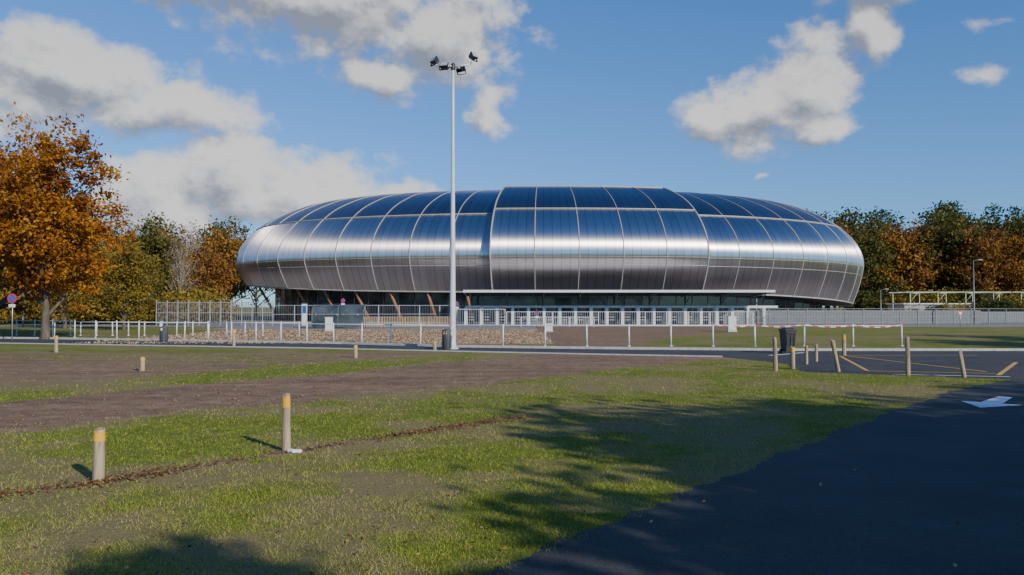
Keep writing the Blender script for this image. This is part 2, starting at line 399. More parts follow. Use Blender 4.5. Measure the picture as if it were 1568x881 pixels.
tt = rng.random(NTr)*(len(trench)-1); i0 = tt.astype(int); fr = tt-i0; tp = np.array(trench+[trench[-1]])
sp_w = 0.05+0.16*vnoise(tt*3,tt*0,1.0)
xt = tp[i0,0]*(1-fr)+tp[i0+1,0]*fr+rng.normal(0,1,NTr)*sp_w; yt = tp[i0,1]*(1-fr)+tp[i0+1,1]*fr+rng.normal(0,1,NTr)*sp_w
kk_ = vnoise(tt*2.2,tt*0+5,1.0) > 0.1+rng.random(NTr)*0.8; xt, yt = xt[kk_], yt[kk_]
n0 = len(x)
x = np.concatenate([x,xt]); y = np.concatenate([y,yt])
tn = rng.random(len(x)); tn[n0:] *= 0.85
fl = quads('fallen_leaves', x, y, 0.022+rng.random(len(x))*0.018, rng.uniform(0.015,0.034,len(x)), tn)
fl.materials.append(m_fallen); link(bpy.data.objects.new('fallen_leaves', fl))
m_chip = leafy('wood_chip', [(0,(0.26,0.16,0.09)),(0.5,(0.46,0.32,0.19)),(1,(0.60,0.47,0.31))], 0.0)
n = 34000; x = rng.uniform(-27,3.5,n); y = rng.uniform(46,77,n); _,mk,_ = masks(x,y); ok = mk > rng.random(n)*0.9+0.05
x,y = x[ok],y[ok]; ch = quads('wood_chip_mulch', x,y,0.02+rng.random(len(x))*0.04, rng.uniform(0.03,0.09,len(x)), rng.random(len(x)), 0.4)
ch.materials.append(m_chip); link(bpy.data.objects.new('wood_chip_mulch', ch))
m_clod = simple('soil_clod_and_stone', (0.25,0.165,0.105), 0.95, c2=(0.14,0.085,0.055), scale=3, spec=0.1)
n = 4200; y = 12/(1-rng.random(n)*(1-12/40)); x = rng.uniform(-1,0.35,n)*0.8*y; dm,_,_ = masks(x,y)
ok = (dm > 0.5) & ~inpoly(x,y,road_pts); x,y = x[ok],y[ok]; n = len(x)
s_ = rng.uniform(0.012,0.045,n)*rng.uniform(0.6,1.2,n); oct_ = np.array([(1,0,0),(0,1,0),(-1,0,0),(0,-1,0),(0,0,0.7),(0,0,-0.4)])
Vc = np.stack([x,y,s_*0.25],1)[:,None,:]+oct_[None]*(s_[:,None,None]*rng.uniform(0.6,1.3,(n,6,1)))
Fc = (np.arange(n)[:,None,None]*6+np.array([(0,1,4),(1,2,4),(2,3,4),(3,0,4),(1,0,5),(2,1,5),(3,2,5),(0,3,5)])[None]).reshape(-1,3)
cm = np_mesh('soil_clods', Vc.reshape(-1,3), Fc, 3); cm.materials.append(m_clod); link(bpy.data.objects.new('soil_clods', cm))

# ------------------------------------------------------------------ trees
m_bark = simple('bark', (0.15,0.12,0.09), 0.95, c2=(0.06,0.045,0.035), scale=6, bump=0.5, stretch=(1,1,0.2))
m_birch = simple('pale_bark', (0.42,0.36,0.29), 0.9, c2=(0.20,0.16,0.12), scale=5, bump=0.3, stretch=(1,1,0.3))
def tree_mesh(name, h, cr, z0, nclump, per, leaf, clr, seed, mats, tr=0.3, limbs=16, oval=1.0, twigs=0, jit=0.10):
    r = np.random.default_rng(seed); rr = random.Random(seed)
    mb = MB(); zc = (z0+h)/2; hz = (h-z0)/2
    p = Vector((0,0,-0.1)); k = 7; pts = [p]
    for i in range(k):
        pts.append(Vector((rr.uniform(-1,1)*0.03*h*(i/k), rr.uniform(-1,1)*0.03*h*(i/k), h*0.86*(i+1)/k)))
    rad = [tr*(1.25 if i == 0 else (1-i/(k+0.6))) for i in range(k+1)]
    for i in range(k): mb.tube(pts[i], pts[i+1], rad[i], rad[i+1], 8, 0, caps=False)
    d = r.normal(0,1,(nclump,3)); d /= np.linalg.norm(d,axis=1)[:,None]
    q = r.random(nclump)**0.45
    lob = 1+0.22*np.sin(d[:,0]*4+seed)+0.18*np.sin(d[:,1]*5+seed*2+d[:,2]*3)
    C = d*q[:,None]*lob[:,None]*np.array([cr,cr,hz])
    C[:,:2] *= np.clip(1.1-0.35*((C[:,2]+hz)/(2*hz)), 0.4, 1.2)[:,None]**oval
    C[:,2] += zc
    order = np.argsort(-q)
    for j in order[:limbs]:
        e = Vector(C[j]); f = min(0.95, max(0.12, (e.z-0.35*math.hypot(e.x,e.y)-0.15*h)/h))
        idx = min(k-1, int(f*k)); st = pts[idx].lerp(pts[idx+1], f*k-idx)
        md = st.lerp(e, 0.5)+Vector((0,0,0.05*h))+Vector((rr.uniform(-1,1),rr.uniform(-1,1),0))*0.04*h
        r0 = max(0.03, rad[idx]*0.45)
        mb.tube(st, md, r0, r0*0.6, 5, 0, False); mb.tube(md, e, r0*0.6, r0*0.15, 5, 0, False)
        for _ in range(twigs):
            s0 = md.lerp(e, rr.random()); mb.tube(s0, s0+Vector((rr.uniform(-1,1),rr.uniform(-1,1),rr.uniform(0.1,1.3)))*0.09*h, r0*0.25, 0.01, 4, 0, False)
    cnt = nclump*per
    ci = np.repeat(np.arange(nclump), per)
    cs = clr*r.uniform(0.5,1.25,nclump)
    off = r.normal(0,1,(cnt,3))*cs[ci][:,None]*np.array([1,1,0.65])
    Pp = C[ci]+off; keep = Pp[:,2] > max(0.3, z0*0.75); Pp = Pp[keep]; ci = ci[keep]; cnt = len(Pp)
    nrm = r.normal(0,1,(cnt,3)); nrm[:,2] += 0.5; nrm /= np.linalg.norm(nrm,axis=1)[:,None]
    a = r.normal(0,1,(cnt,3)); u = np.cross(nrm,a); u /= np.linalg.norm(u,axis=1)[:,None]; v = np.cross(nrm,u)
    s = (leaf*r.uniform(0.55,1.3,cnt))[:,None]
    LV = np.stack([Pp-u*s, Pp-v*s*0.55, Pp+u*s*0.9, Pp+v*s*0.6],1).reshape(-1,3)
    nv = len(mb.v)
    allv = list(mb.v)+[tuple(x) for x in LV]; lf = (np.arange(cnt*4).reshape(-1,4)+nv).tolist()
    me = bpy.data.meshes.new(name); me.from_pydata(allv, [], mb.f+lf)
    for m in mats: me.materials.append(m)
    me.polygons.foreach_set('material_index', [0]*len(mb.f)+[1]*cnt)
    me.polygons.foreach_set('use_smooth', [True]*len(mb.f)+[False]*cnt)
    ct = r.random(nclump)*0.6+0.2
    tint = np.clip(ct[ci]+r.normal(0,jit,cnt), 0, 1)
    add_attr(me, 'tint', np.concatenate([np.zeros(nv), np.repeat(tint,4)])); me.update()
    return me
m_orange = leafy('orange_oak_leaves', [(0,(0.13,0.048,0.012)),(0.35,(0.30,0.115,0.018)),(0.7,(0.48,0.20,0.022)),(1,(0.50,0.30,0.04))], 0.38)
m_green = leafy('woodland_leaves', [(0,(0.035,0.045,0.015)),(0.4,(0.070,0.082,0.02)),(0.75,(0.11,0.11,0.024)),(1,(0.17,0.135,0.032))], 0.3, 0.6)
m_rust = leafy('rust_leaves', [(0,(0.13,0.06,0.022)),(0.5,(0.28,0.13,0.028)),(1,(0.38,0.21,0.035))], 0.3, 0.5)
m_yell = leafy('yellow_leaves', [(0,(0.13,0.10,0.022)),(0.5,(0.26,0.19,0.03)),(1,(0.38,0.26,0.042))], 0.35, 0.5)
m_brown = leafy('sparse_brown_leaves', [(0,(0.14,0.095,0.055)),(1,(0.26,0.18,0.09))], 0.2, 0.4)

oak = tree_mesh('oak_tree', 14.2, 3.9, 2.4, 300, 95, 0.15, 0.47, 12, [m_bark, m_orange], 0.26, 34, 0.7, 2, 0.13)
oak2 = tree_mesh('oak_tree', 13.5, 5.0, 2.0, 280, 85, 0.16, 0.55, 13, [m_bark, m_orange], 0.26, 30, 0.9, 2, 0.13)
o = bpy.data.objects.new('oak_tree', oak); o.location = (-31.6, 54, 0); link(o)
o = bpy.data.objects.new('oak_tree', oak2); o.location = (-38.5, 58, 0); o.rotation_euler[2] = 2.2; o.scale = (1,1,1.15); link(o)
small = tree_mesh('yellow_tree', 9.5, 3.2, 1.2, 90, 60, 0.16, 0.5, 15, [m_bark, m_yell], 0.16, 16, 1.0, 1)
for p, s_ in (((-37,76,0),0.95),((-46,82,0),1.15),((-53,78,0),1.2),((-46,98,0),1.1)):
    o = bpy.data.objects.new('yellow_tree', small); o.location = p; o.scale = (s_,)*3; o.rotation_euler[2] = p[0]; link(o)
variants = [tree_mesh('wood_a', 19, 6.0, 3.5, 130, 40, 0.34, 1.0, 21, [m_bark, m_green], 0.32, 16),
            tree_mesh('wood_b', 21, 6.6, 3.0, 140, 40, 0.36, 1.05, 22, [m_bark, m_green], 0.34, 16),
            tree_mesh('wood_c', 18, 5.6, 3.0, 120, 38, 0.33, 0.95, 23, [m_bark, m_rust], 0.3, 16),
            tree_mesh('wood_d', 17, 5.2, 2.0, 110, 36, 0.32, 0.9, 24, [m_bark, m_yell], 0.28, 16),
            tree_mesh('wood_e', 19, 4.0, 6.0, 50, 12, 0.22, 0.9, 25, [m_birch, m_brown], 0.26, 44, 0.7, 6)]
bush = tree_mesh('bush', 4.2, 3.2, 0.2, 70, 36, 0.25, 0.75, 31, [m_bark, m_yell], 0.08, 8)
bushg = tree_mesh('bush_g', 4.0, 3.2, 0.2, 70, 36, 0.25, 0.75, 32, [m_bark, m_green], 0.08, 8)
def woods(name, spots):
    e = empty(name)
    for (x, y, v, s) in spots:
        o = bpy.data.objects.new('tree', v); o.location = (x, y, 0); o.rotation_euler[2] = random.uniform(0, 6.28)
        o.scale = (s*random.uniform(0.9,1.15), s*random.uniform(0.9,1.15), s); link(o, e)
    return e
sp = []
for row, (yy, sc, lim) in enumerate(((110,0.72,-41),(126,0.82,-47),(142,0.92,-54),(160,1.02,-56),(180,1.10,-54))):
    x = -0.72*yy-15
    while x < lim:
        v = random.choices(variants, [2,2,2.5,3,9 if row == 0 else (5 if row < 3 else 2)])[0]
        sp.append((x, yy+random.uniform(-4,4), v, sc*random.uniform(0.82,1.05))); x += random.uniform(3.2,5.0) if row == 0 else random.uniform(4.2,6.5)
for i in range(30): sp.append((random.uniform(-85,-40), random.uniform(98,108), random.choice([bush,bush,bushg]), random.uniform(0.7,1.1)))
woods('distant_woodland', sp)
sp = []
for row, (yy, sc) in enumerate(((176,1.18),(190,1.29),(206,1.40),(225,1.52))):
    x = 0.37*yy
    while x < 0.76*yy+20:
        v = random.choices(variants, [4.5,5,7,1.2,0.8])[0]
        sp.append((x, yy+random.uniform(-4,4), v, sc*random.uniform(0.88,1.02))); x += random.uniform(5,7.5)
for i in range(26): sp.append((random.uniform(68,130), random.uniform(158,168), random.choice([bush,bushg,bushg]), random.uniform(0.8,1.3)))
for i in range(14): sp.append((random.uniform(62,95), random.uniform(116,128), random.choice([bushg,bush]), random.uniform(0.55,0.85)))
woods('distant_woodland', sp)
sp = []
x = -55
while x < 85: sp.append((x, 235+random.uniform(-5,5), random.choice(variants[:3]), 1.0)); x += 9
woods('distant_woodland', sp)
# trees beside and behind the viewpoint (cast the foreground shade)
near = tree_mesh('beech_tree', 12, 3.4, 4.0, 90, 60, 0.23, 0.56, 41, [m_bark, m_green], 0.26, 18, 1.0, 1)
near2 = tree_mesh('beech_tree', 10, 2.6, 3.4, 70, 60, 0.21, 0.46, 42, [m_bark, m_green], 0.22, 16, 1.0, 1)
near3 = tree_mesh('birch_tree', 9.4, 0.7, 8.3, 16, 44, 0.14, 0.20, 43, [m_birch, m_yell], 0.06, 10, 1.0, 1)
for (x, y, me, s) in [(17.5,-4.0,near,1.0),(14.2,-5.4,near2,0.97),(20,-7,near,1.05),(17,-8.8,near,0.9),(15.0,-10.8,near2,0.95),(22.5,-1.5,near,1.08),(24.5,-6,near,1.1),
                      (20,-11,near,1.0),(27.5,1.5,near,1.02),(29,-3,near,1.12),(33,3.5,near,1.0),(36,10,near,0.9),(46,27,near,1.3),(54,33,near,1.4),(49,20,near,1.4),
                      (18.5,-1.2,near2,1.15),(12.7,-6.4,near2,0.93),(16.2,-2.6,near2,1.12),(19.6,-3.4,near,1.02)]:
    o = bpy.data.objects.new('beech_tree', me); o.location = (x,y,0); o.scale = (s,s,s); o.rotation_euler[2] = x*1.7; link(o)
o = bpy.data.objects.new('birch_tree', near3); o.location = (8.8,-7.2,0); o.rotation_euler[2] = 1.3; link(o)

# ------------------------------------------------------------------ arena
CX, CY, AA, BB, EXP = 6.3, 146.0, 54.9, 39.0, 2.15
prof0 = [(1.7,4.2),(0.9,6.0),(0.25,7.9),(0.0,9.4),(0.35,11.2),(1.25,12.9),(2.8,14.7),(5.0,16.5),(7.8,18.0),(11.5,19.4),(17,20.5),(25,21.3),(37,21.8)]
def catmull(P, k):
    out = []; P = [Vector(p) for p in P]; Q = [P[0]*2-P[1]]+P+[P[-1]*2-P[-2]]
    for i in range(1, len(Q)-2):
        for j in range(k):
            t_ = j/k; a,b_,c_,d_ = Q[i-1:i+3]
            out.append(0.5*((2*b_)+(c_-a)*t_+(2*a-5*b_+4*c_-d_)*t_*t_+(3*b_-a-3*c_+d_)*t_**3))
    return out+[P[-1]]
prof = catmull(prof0, 4)
ZW = 9.4
def S(th, d, z, off=0.0):
    """point on the shell: th plan angle, d inset, z height"""
    a = max(AA-d+off,0.5); b_ = max(BB-d+off,0.5)
    cth, sth = math.cos(th), math.sin(th); e = 2/EXP
    x = a*math.copysign(abs(cth)**e, cth); y = b_*math.copysign(abs(sth)**e, sth)
    s = max(-1,min(1,x/AA)); zb = 4.2-1.95*s*s*s
    if z < ZW: z = ZW-(ZW-z)*(ZW-zb)/(ZW-4.2)
    lift = off*0.35*max(0,min(1,(z-ZW)/6)) if off > 0 else 0
    return Vector((CX+x, CY+y, z+lift))
tab = []; acc = 0; prev = None; NN = 4000
for i in range(NN+1):
    th = -math.pi/2+2*math.pi*i/NN; p = S(th,0,ZW)
    if prev is not None: acc += (p-prev).length
    prev = p; tab.append((acc, th))
tab = np.array(tab); per = tab[-1,0]
nb = round(per/5.78); bw = per/nb
def th_at(s): return float(np.interp(s % per, tab[:,0], tab[:,1]))
s0 = -9.0   # first seam of the projecting middle section
OFF = 1.5
secs = [OFF if i < 5 else 0.0 for i in range(nb)]
kt = min(range(len(prof)), key=lambda i: abs(prof[i][0]-11.0))
def metal(name, base, rough, aniso, met=1.0, nsheet=5):
    m, t, b = newmat(name)
    # sheet pattern from its own UV layer
    uv = t.new('ShaderNodeUVMap', uv_map='SheetUV').outputs[0]
    sp_ = t.new('ShaderNodeSeparateXYZ'); t.l.new(uv, sp_.inputs[0])
    fl = t.math('FLOOR', t.math('MULTIPLY', sp_.outputs[0], nsheet))
    cb = t.new('ShaderNodeCombineXYZ'); t.l.new(fl, cb.inputs[0])
    wn = t.new('ShaderNodeTexWhiteNoise'); t.l.new(cb.outputs[0], wn.inputs[0])
    cb2 = t.new('ShaderNodeCombineXYZ'); t.l.new(t.math('FLOOR', sp_.outputs[0]), cb2.inputs[0]); t.l.new(t.math('FLOOR', t.math('MULTIPLY', sp_.outputs[1], 0.16)), cb2.inputs[1])
    wn2 = t.new('ShaderNodeTexWhiteNoise'); t.l.new(cb2.outputs[0], wn2.inputs[0])
    fx = t.math('FRACT', t.math('MULTIPLY', sp_.outputs[0], nsheet)); jx = t.math('ABSOLUTE', t.math('SUBTRACT', fx, 0.5))
    joint = t.smooth(jx, 0.42, 0.49)
    mpx = t.new('ShaderNodeMapping'); t.l.new(uv, mpx.inputs[0]); mpx.inputs['Scale'].default_value = (22,0.35,1)
    st = t.noise(mpx.outputs[0], 1.5, 5, 0.65)
    k = t.math('ADD', t.math('MULTIPLY', wn.outputs[0], 0.13), t.math('MULTIPLY', wn2.outputs[0], 0.12))
    k = t.math('ADD', k, t.math('MULTIPLY', st, 0.45)); k = t.math('ADD', k, 0.64)
    k = t.math('SUBTRACT', k, t.math('MULTIPLY', joint, 0.32))
    vk = t.new('ShaderNodeCombineXYZ')
    for q in range(3): t.l.new(k, vk.inputs[q])
    t.l.new(t.mix(1.0, base, vk.outputs[0], 'MULTIPLY'), b.inputs['Base Color'])
    b.inputs['Metallic'].default_value = met
    b.inputs['Roughness'].default_value = rough
    b.inputs['Anisotropic'].default_value = aniso
    tg = t.new('ShaderNodeTangent', direction_type='UV_MAP', uv_map='UVMap'); t.l.new(tg.outputs[0], b.inputs['Tangent'])
    return m
m_skin = metal('perforated_metal_skin', (0.76,0.69,0.66), 0.42, 1.0, 1.0)
m_roof = metal('dark_roof_panel', (0.31,0.30,0.34), 0.36, 0.6)
m_frame = simple('seam_frame_metal', (0.42,0.40,0.36), 0.5, 0.2, var=0.2)
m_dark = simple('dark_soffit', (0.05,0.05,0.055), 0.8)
m_glass, t_, b_ = newmat('facade_glass'); b_.inputs['Roughness'].default_value = 0.08
nz = t_.noise(t_.new('ShaderNodeTexCoord').outputs['Object'], 0.6, 3, 0.6); t_.l.new(t_.ramp(nz, [(0.3,(0.02,0.03,0.04)),(0.7,(0.10,0.12,0.13))]), b_.inputs['Base Color'])
m_white = simple('white_painted_steel', (0.72,0.72,0.70), 0.45, var=0.15)
m_galv = simple('galvanised_steel', (0.50,0.51,0.52), 0.42, 0.6, var=0.25, scale=2)
m_grey = simple('grey_steel', (0.20,0.21,0.22), 0.5, 0.3)
m_wallc = simple('concrete_wall', (0.34,0.33,0.31), 0.85, var=0.3, scale=1.2, bump=0.1)
m_woodc = simple('orange_timber', (0.36,0.17,0.08), 0.7, var=0.35, scale=4)

arena = empty('arena_building', (0,0,0))
nsub = 4; V=[]; F_=[]; MI=[]; UV=[]; TU=[]; NRM=[]
plen = [0]
for i in range(1,len(prof)): plen.append(plen[-1]+(prof[i]-prof[i-1]).length)
isplit = min(range(len(prof)), key=lambda i: abs(prof[i][1]-15.1))
def nrm_at(s, k, off):
    k0 = max(0,k-1); k1 = min(len(prof)-1,k+1)
    du = S(th_at(s+0.4),*prof[k],off)-S(th_at(s-0.4),*prof[k],off)
    dv = S(th_at(s),*prof[k1],off)-S(th_at(s),*prof[k0],off)
    return du.cross(dv).normalized()
def addbay(i, off, k0, k1):
    base = len(V); P_ = k1-k0
    for j in range(nsub+1):
        s_ = s0+bw*(i+j/nsub); th = th_at(s_)
        for k in range(k0,k1):
            V.append(tuple(S(th,*prof[k],off))); UV.append((i+j/nsub*0.9999, plen[k])); TU.append((j*0.25, k*0.5)); NRM.append(tuple(nrm_at(s_,k,off)))
    for j in range(nsub):
        for k in range(P_-1):
            F_.append((base+j*P_+k, base+(j+1)*P_+k, base+(j+1)*P_+k+1, base+j*P_+k+1)); MI.append(0 if k+k0 < isplit else 1)
for i in range(nb):
    if secs[i] > 0:
        addbay(i, OFF, 0, kt+1); addbay(i, 0.0, kt-1, len(prof))
    else: addbay(i, 0.0, 0, len(prof))
me = bpy.data.meshes.new('skin'); me.from_pydata(V,[],F_); me.materials.append(m_skin); me.materials.append(m_roof)
me.polygons.foreach_set('material_index', MI); me.polygons.foreach_set('use_smooth', [True]*len(F_))
li = np.zeros(len(me.loops), np.int32); me.loops.foreach_get('vertex_index', li)
u1 = me.uv_layers.new(name='UVMap'); u1.data.foreach_set('uv', np.array(TU, np.float32)[li].ravel())
u2 = me.uv_layers.new(name='SheetUV'); u2.data.foreach_set('uv', np.array(UV, np.float32)[li].ravel())
me.update(); me.normals_split_custom_set_from_vertices(NRM)
link(bpy.data.objects.new('metal_skin', me), arena)
mb = MB()
for i in range(nb):
    th = th_at(s0+bw*i); off = max(secs[i], secs[i-1]) + 0.05
    last = (kt+1) if max(secs[i],secs[i-1]) > 0 else len(prof)-3
    pp = [S(th,*q_,off) for q_ in prof[:last]]
    rs = 0.06 if i not in (0,5) else 0.11
    for a_, c_ in zip(pp[:-1:1], pp[1:]): mb.tube(a_, c_, rs, n=5, caps=False)
    for kk, rr_ in ((isplit,0.10),)+(((kt,0.13),) if secs[i] > 0 else ()):
        for j in range(nsub):
            a_ = S(th_at(s0+bw*(i+j/nsub)), *prof[kk], secs[i]+0.06); c_ = S(th_at(s0+bw*(i+(j+1)/nsub)), *prof[kk], secs[i]+0.06)
            mb.tube(a_, c_, rr_, n=5, caps=False)
    for dz, rr_ in ((prof0[0],0.10),((0.28,7.8),0.035),((0.03,8.9),0.04)):
        for j in range(nsub):
            a_ = S(th_at(s0+bw*(i+j/nsub)), *dz, secs[i]+0.04); c_ = S(th_at(s0+bw*(i+(j+1)/nsub)), *dz, secs[i]+0.04)
            mb.tube(a_, c_, rr_, n=5, caps=False)
mb.obj('seam_frames', [m_frame], arena)
mb = MB()
for s_ in (s0, s0+5*bw):
    th = th_at(s_)
    for k in range(kt):
        mb.poly([S(th,*prof[k],0), S(th,*prof[k+1],0), S(th,*prof[k+1],OFF), S(th,*prof[k],OFF)])
for i in range(5):
    for j in range(nsub):
        ta, tb_ = th_at(s0+bw*(i+j/nsub)), th_at(s0+bw*(i+(j+1)/nsub))
        mb.poly([S(ta,*prof[kt],OFF),S(tb_,*prof[kt],OFF),S(tb_,*prof[kt],-0.3)-Vector((0,0,0.4)),S(ta,*prof[kt],-0.3)-Vector((0,0,0.4))])
mb.obj('step_reveals', [m_grey], arena)
mb = MB()
for i in range(nb):
    for j in range(2):
        ta = th_at(s0+bw*(i+j/2)); tb_ = th_at(s0+bw*(i+(j+1)/2)); o_ = secs[i]
        a0, b0 = S(ta,*prof0[0],o_), S(tb_,*prof0[0],o_); a1, b1 = S(ta,6.5,4.3), S(tb_,6.5,4.3)
        a1.z, b1.z = a0.z+0.1, b0.z+0.1
        mb.poly([a0,b0,b1,a1], 0)
        a2 = Vector((a1.x,a1.y,0)); b2 = Vector((b1.x,b1.y,0))
        mb.poly([a2,b2,b1,a1], 1)
        mb.tube((a1.x,a1.y,0), a1, 0.09, n=4, m=2)
        ma = a1.lerp(a2,0.45); mb2 = b1.lerp(b2,0.45); dn = (a1-Vector((CX,CY,a1.z))).normalized()*0.06
        mb.tube(ma+dn, mb2+dn, 0.06, n=4, m=2)
mb.obj('glazed_ground_floor', [m_dark, m_glass, m_frame], arena)
mb = MB()
for i in list(range(nb-8, nb)):
    th = th_at(s0+bw*(i+0.3)); a_ = S(th,5.0,4.2); c_ = S(th,1.9,4.2); a_.z = 0
    mb.tube(a_, c_, 0.28, 0.18, 8, 0)
mb.obj('raking_columns', [m_woodc], arena)

# ------------------------------------------------------------------ entrance canopy
can = empty('entrance_canopy', (0,0,0))
mb = MB(); x0, x1, yf, yb = -5.6, 30.6, 93.0, 101.0
mb.poly([(x0,yf,3.95),(x1,yf,3.95),(x1,yb,3.55),(x0,yb,3.55)][::-1], 1)
mb.poly([(x0,yf,4.10),(x1,yf,4.10),(x1,yb,3.70),(x0,yb,3.70)], 0)
mb.box(((x0+x1)/2, yf-0.08, 4.02), (x1-x0+0.2, 0.15, 0.28), 0)
for xx in (x0-0.06, x1+0.06): mb.box((xx, (yf+yb)/2, 3.82), (0.12, yb-yf, 0.3), 0, 0, (-0.05,0))
x = x0+0.6
while x < x1:
    mb.tube((x,yb-2.5,0), (x,yb-2.5,3.75), 0.11, n=8, m=2)
    mb.tube((x,yb-2.5,2.6), (x,yf+1.2,3.85), 0.07, n=6, m=2)
    mb.box((x, (yf+yb)/2, 3.68), (0.12, yb-yf-0.4, 0.16), 2, 0, (-0.05,0))
    x += 4.4
mb.obj('roof_and_columns', [m_white, m_dark, m_grey], can)
mb = MB(); x = x0
while x < x1:
    mb.box((x, 97, 1.05), (0.35,1.3,2.1), 0); mb.box((x+0.9, 97, 2.2), (1.9,0.2,0.25), 0)
    if random.random() < 0.4: mb.box((x+0.95, 99.5, 1.2), (1.2,0.1,2.4), 1)
    for h_ in (0.6,0.95,1.3): mb.tube((x+0.3,97,h_),(x+0.95,97,h_),0.03,n=5,m=0)
    x += 1.9
mb.obj('turnstiles', [m_white, m_wallc], can)

def barfence(name, p, q, h, mats, step=0.14, rb=0.016, rails=(0.12,), post=2.4, pr=0.04, z0=0.05, over=0.0):
    mb = MB(); p = Vector((*p,0)); q = Vector((*q,0)); Ls = (q-p).length; d = (q-p)/Ls; a = math.atan2(d.y,d.x)
    n = int(Ls/step)
    for i in range(n+1):
        c_ = p+d*(i*Ls/n); mb.box((c_.x,c_.y,z0+(h-z0)/2), (rb*2,rb*1.5,h-z0), 0, a)
    n = max(1,round(Ls/post))
    for i in range(n+1):
        c_ = p+d*(i*Ls/n); mb.box((c_.x,c_.y,(h+over)/2), (pr*2,pr*2,h+over), 1, a)
    for r_ in list(rails)+[h-0.03]:
        c_ = (p+q)/2; mb.box((c_.x,c_.y,r_), (Ls,0.045,0.05), 1, a)
    return mb.obj(name, mats)
barfence('white_barrier_fence', (-6.5,91.5), (-0.8,91.5), 1.95, [m_galv, m_white], 0.2, 0.02)
barfence('white_barrier_fence', (-0.6,91.0), (12.5,91.0), 1.65, [m_galv, m_white], 0.24, 0.018)
barfence('white_barrier_fence', (12.8,91.3), (27.6,91.3), 1.65, [m_galv, m_white], 0.24, 0.018)
barfence('white_barrier_fence', (1.0,87.5), (9.0,87.5), 1.1, [m_white, m_white], 0.2, 0.016)
barfence('security_fence', (-41.5,93), (-28.5,95), 2.75, [m_grey, m_galv], 0.2, 0.028, (0.3,1.5), 1.25, 0.05, over=0.25)
barfence('security_fence', (-28.5,95), (-6.5,99), 2.4, [m_grey, m_galv], 0.2, 0.010, (0.3,1.3), 2.5, 0.045)
m_dkst = simple('dark_green_steel', (0.07,0.085,0.08), 0.5, 0.2)
barfence('security_fence', (28,94), (62,100), 2.0, [m_dkst, m_grey], 0.2, 0.016, (0.3,1.0), 2.5, 0.045)
barfence('security_fence', (62,100), (85,96), 2.0, [m_dkst, m_grey], 0.2, 0.014, (0.3,1.0), 2.5, 0.045)
barfence('chestnut_paling_fence', (-18.5,84), (-6.8,86), 1.15, [simple('pale_timber',(0.46,0.36,0.23),0.85), m_woodc], 0.17, 0.035, (0.3,), 2.2, 0.05)
mb = MB(); mb.box((44,104,0.8),(34,0.35,1.6),0); mb.box((44,104,1.65),(34.2,0.45,0.1),1); mb.obj('low_concrete_wall',[m_grey, m_conc])
mb = MB(); mb.box((72,112,0.7),(22,0.35,1.4),0); mb.box((72,112,1.44),(22.2,0.45,0.1),1); mb.obj('low_concrete_wall',[m_grey, m_conc])

m_lime = simple('pale_green_painted_steel', (0.50,0.54,0.36), 0.5, var=0.15)
mb = MB()
for k in range(7):
    x = 66+k*4.6; y = 132
    for dy in (0,6): mb.tube((x,y+dy,0),(x,y+dy,4.5),0.07,n=6,m=0)
    mb.tube((x,y-1,4.55),(x,y+7,4.55),0.06,n=6)
    mb.tube((x,y,4.5),(x+4.6 if k < 6 else x,y+6,4.5),0.05,n=5); mb.tube((x,y,3.0),(x+1.2,y,4.5),0.04,n=5)
for dy in (0,3,6): mb.box((79.8,132+dy,4.64),(29,0.14,0.10),0)
mb.obj('steel_pergola', [m_lime])
mb = MB(); mb.box((74,141,1.3),(12,6,2.6),0); mb.box((74,141,2.72),(12.6,6.6,0.2),1)
for k in range(4): mb.box((69.5+k*3.0,137.97,1.4),(1.8,0.08,1.1),2)
mb.obj('service_building', [m_wallc, m_white, m_glass])

# ------------------------------------------------------------------ road-side railing
def railing(name, pts, sp_=2.27, h=1.2):
    mb = MB()
    for (x1,y1),(x2,y2) in zip(pts[:-1],pts[1:]):
        Ls = math.hypot(x2-x1,y2-y1); n = round(Ls/sp_)
        for i in range(n+1):
            f = i/n; x = x1+(x2-x1)*f; y = y1+(y2-y1)*f
            tx, ty = random.uniform(-.03,.03), random.uniform(-.03,.03)
            mb.tube((x,y,0),(x+tx,y+ty,h),0.042,n=8); mb.lathe((x,y,0),[(0.09,0.0),(0.09,0.03),(0.05,0.05)],8)
            mb.lathe((x+tx,y+ty,h),[(0.042,0),(0.035,0.03),(0.01,0.045)],8)
        mb.tube((x1,y1,h-0.05),(x2,y2,h-0.05),0.022,n=6)
    return mb.obj(name,[m_white])
railing('steel_railing', [(-0.5,44.3),(13.5,44.3)]); railing('steel_railing', [(13.5,44.3),(21.8,44.6)], 2.75)
railing('steel_railing', [(-33,57.5),(-20,52.5),(-3.4,44.8)], 2.05)
railing('steel_railing', [(-60,66),(-33.5,60.5)], 1.6)
railing('steel_railing', [(-33,61),(-23,60.5),(-16,60)], 1.3, 1.05)
mt, t, b = newmat('red_white_tape')
tc = t.new('ShaderNodeTexCoord').outputs['Object']; sx = t.new('ShaderNodeSeparateXYZ'); t.l.new(tc, sx.inputs[0])
f = t.math('GREATER_THAN', t.math('FRACT', t.math('MULTIPLY', t.math('ADD', sx.outputs[0], sx.outputs[2]), 1.6)), 0.5)
t.l.new(t.mix(f, (0.75,0.73,0.7), (0.6,0.04,0.03)), b.inputs['Base Color'])
mb = MB(); P0 = [(11.2,44.2,1.22),(13.5,44.2,1.17),(16.2,44.2,1.2),(19,44.3,1.15),(21.8,44.4,1.18)]
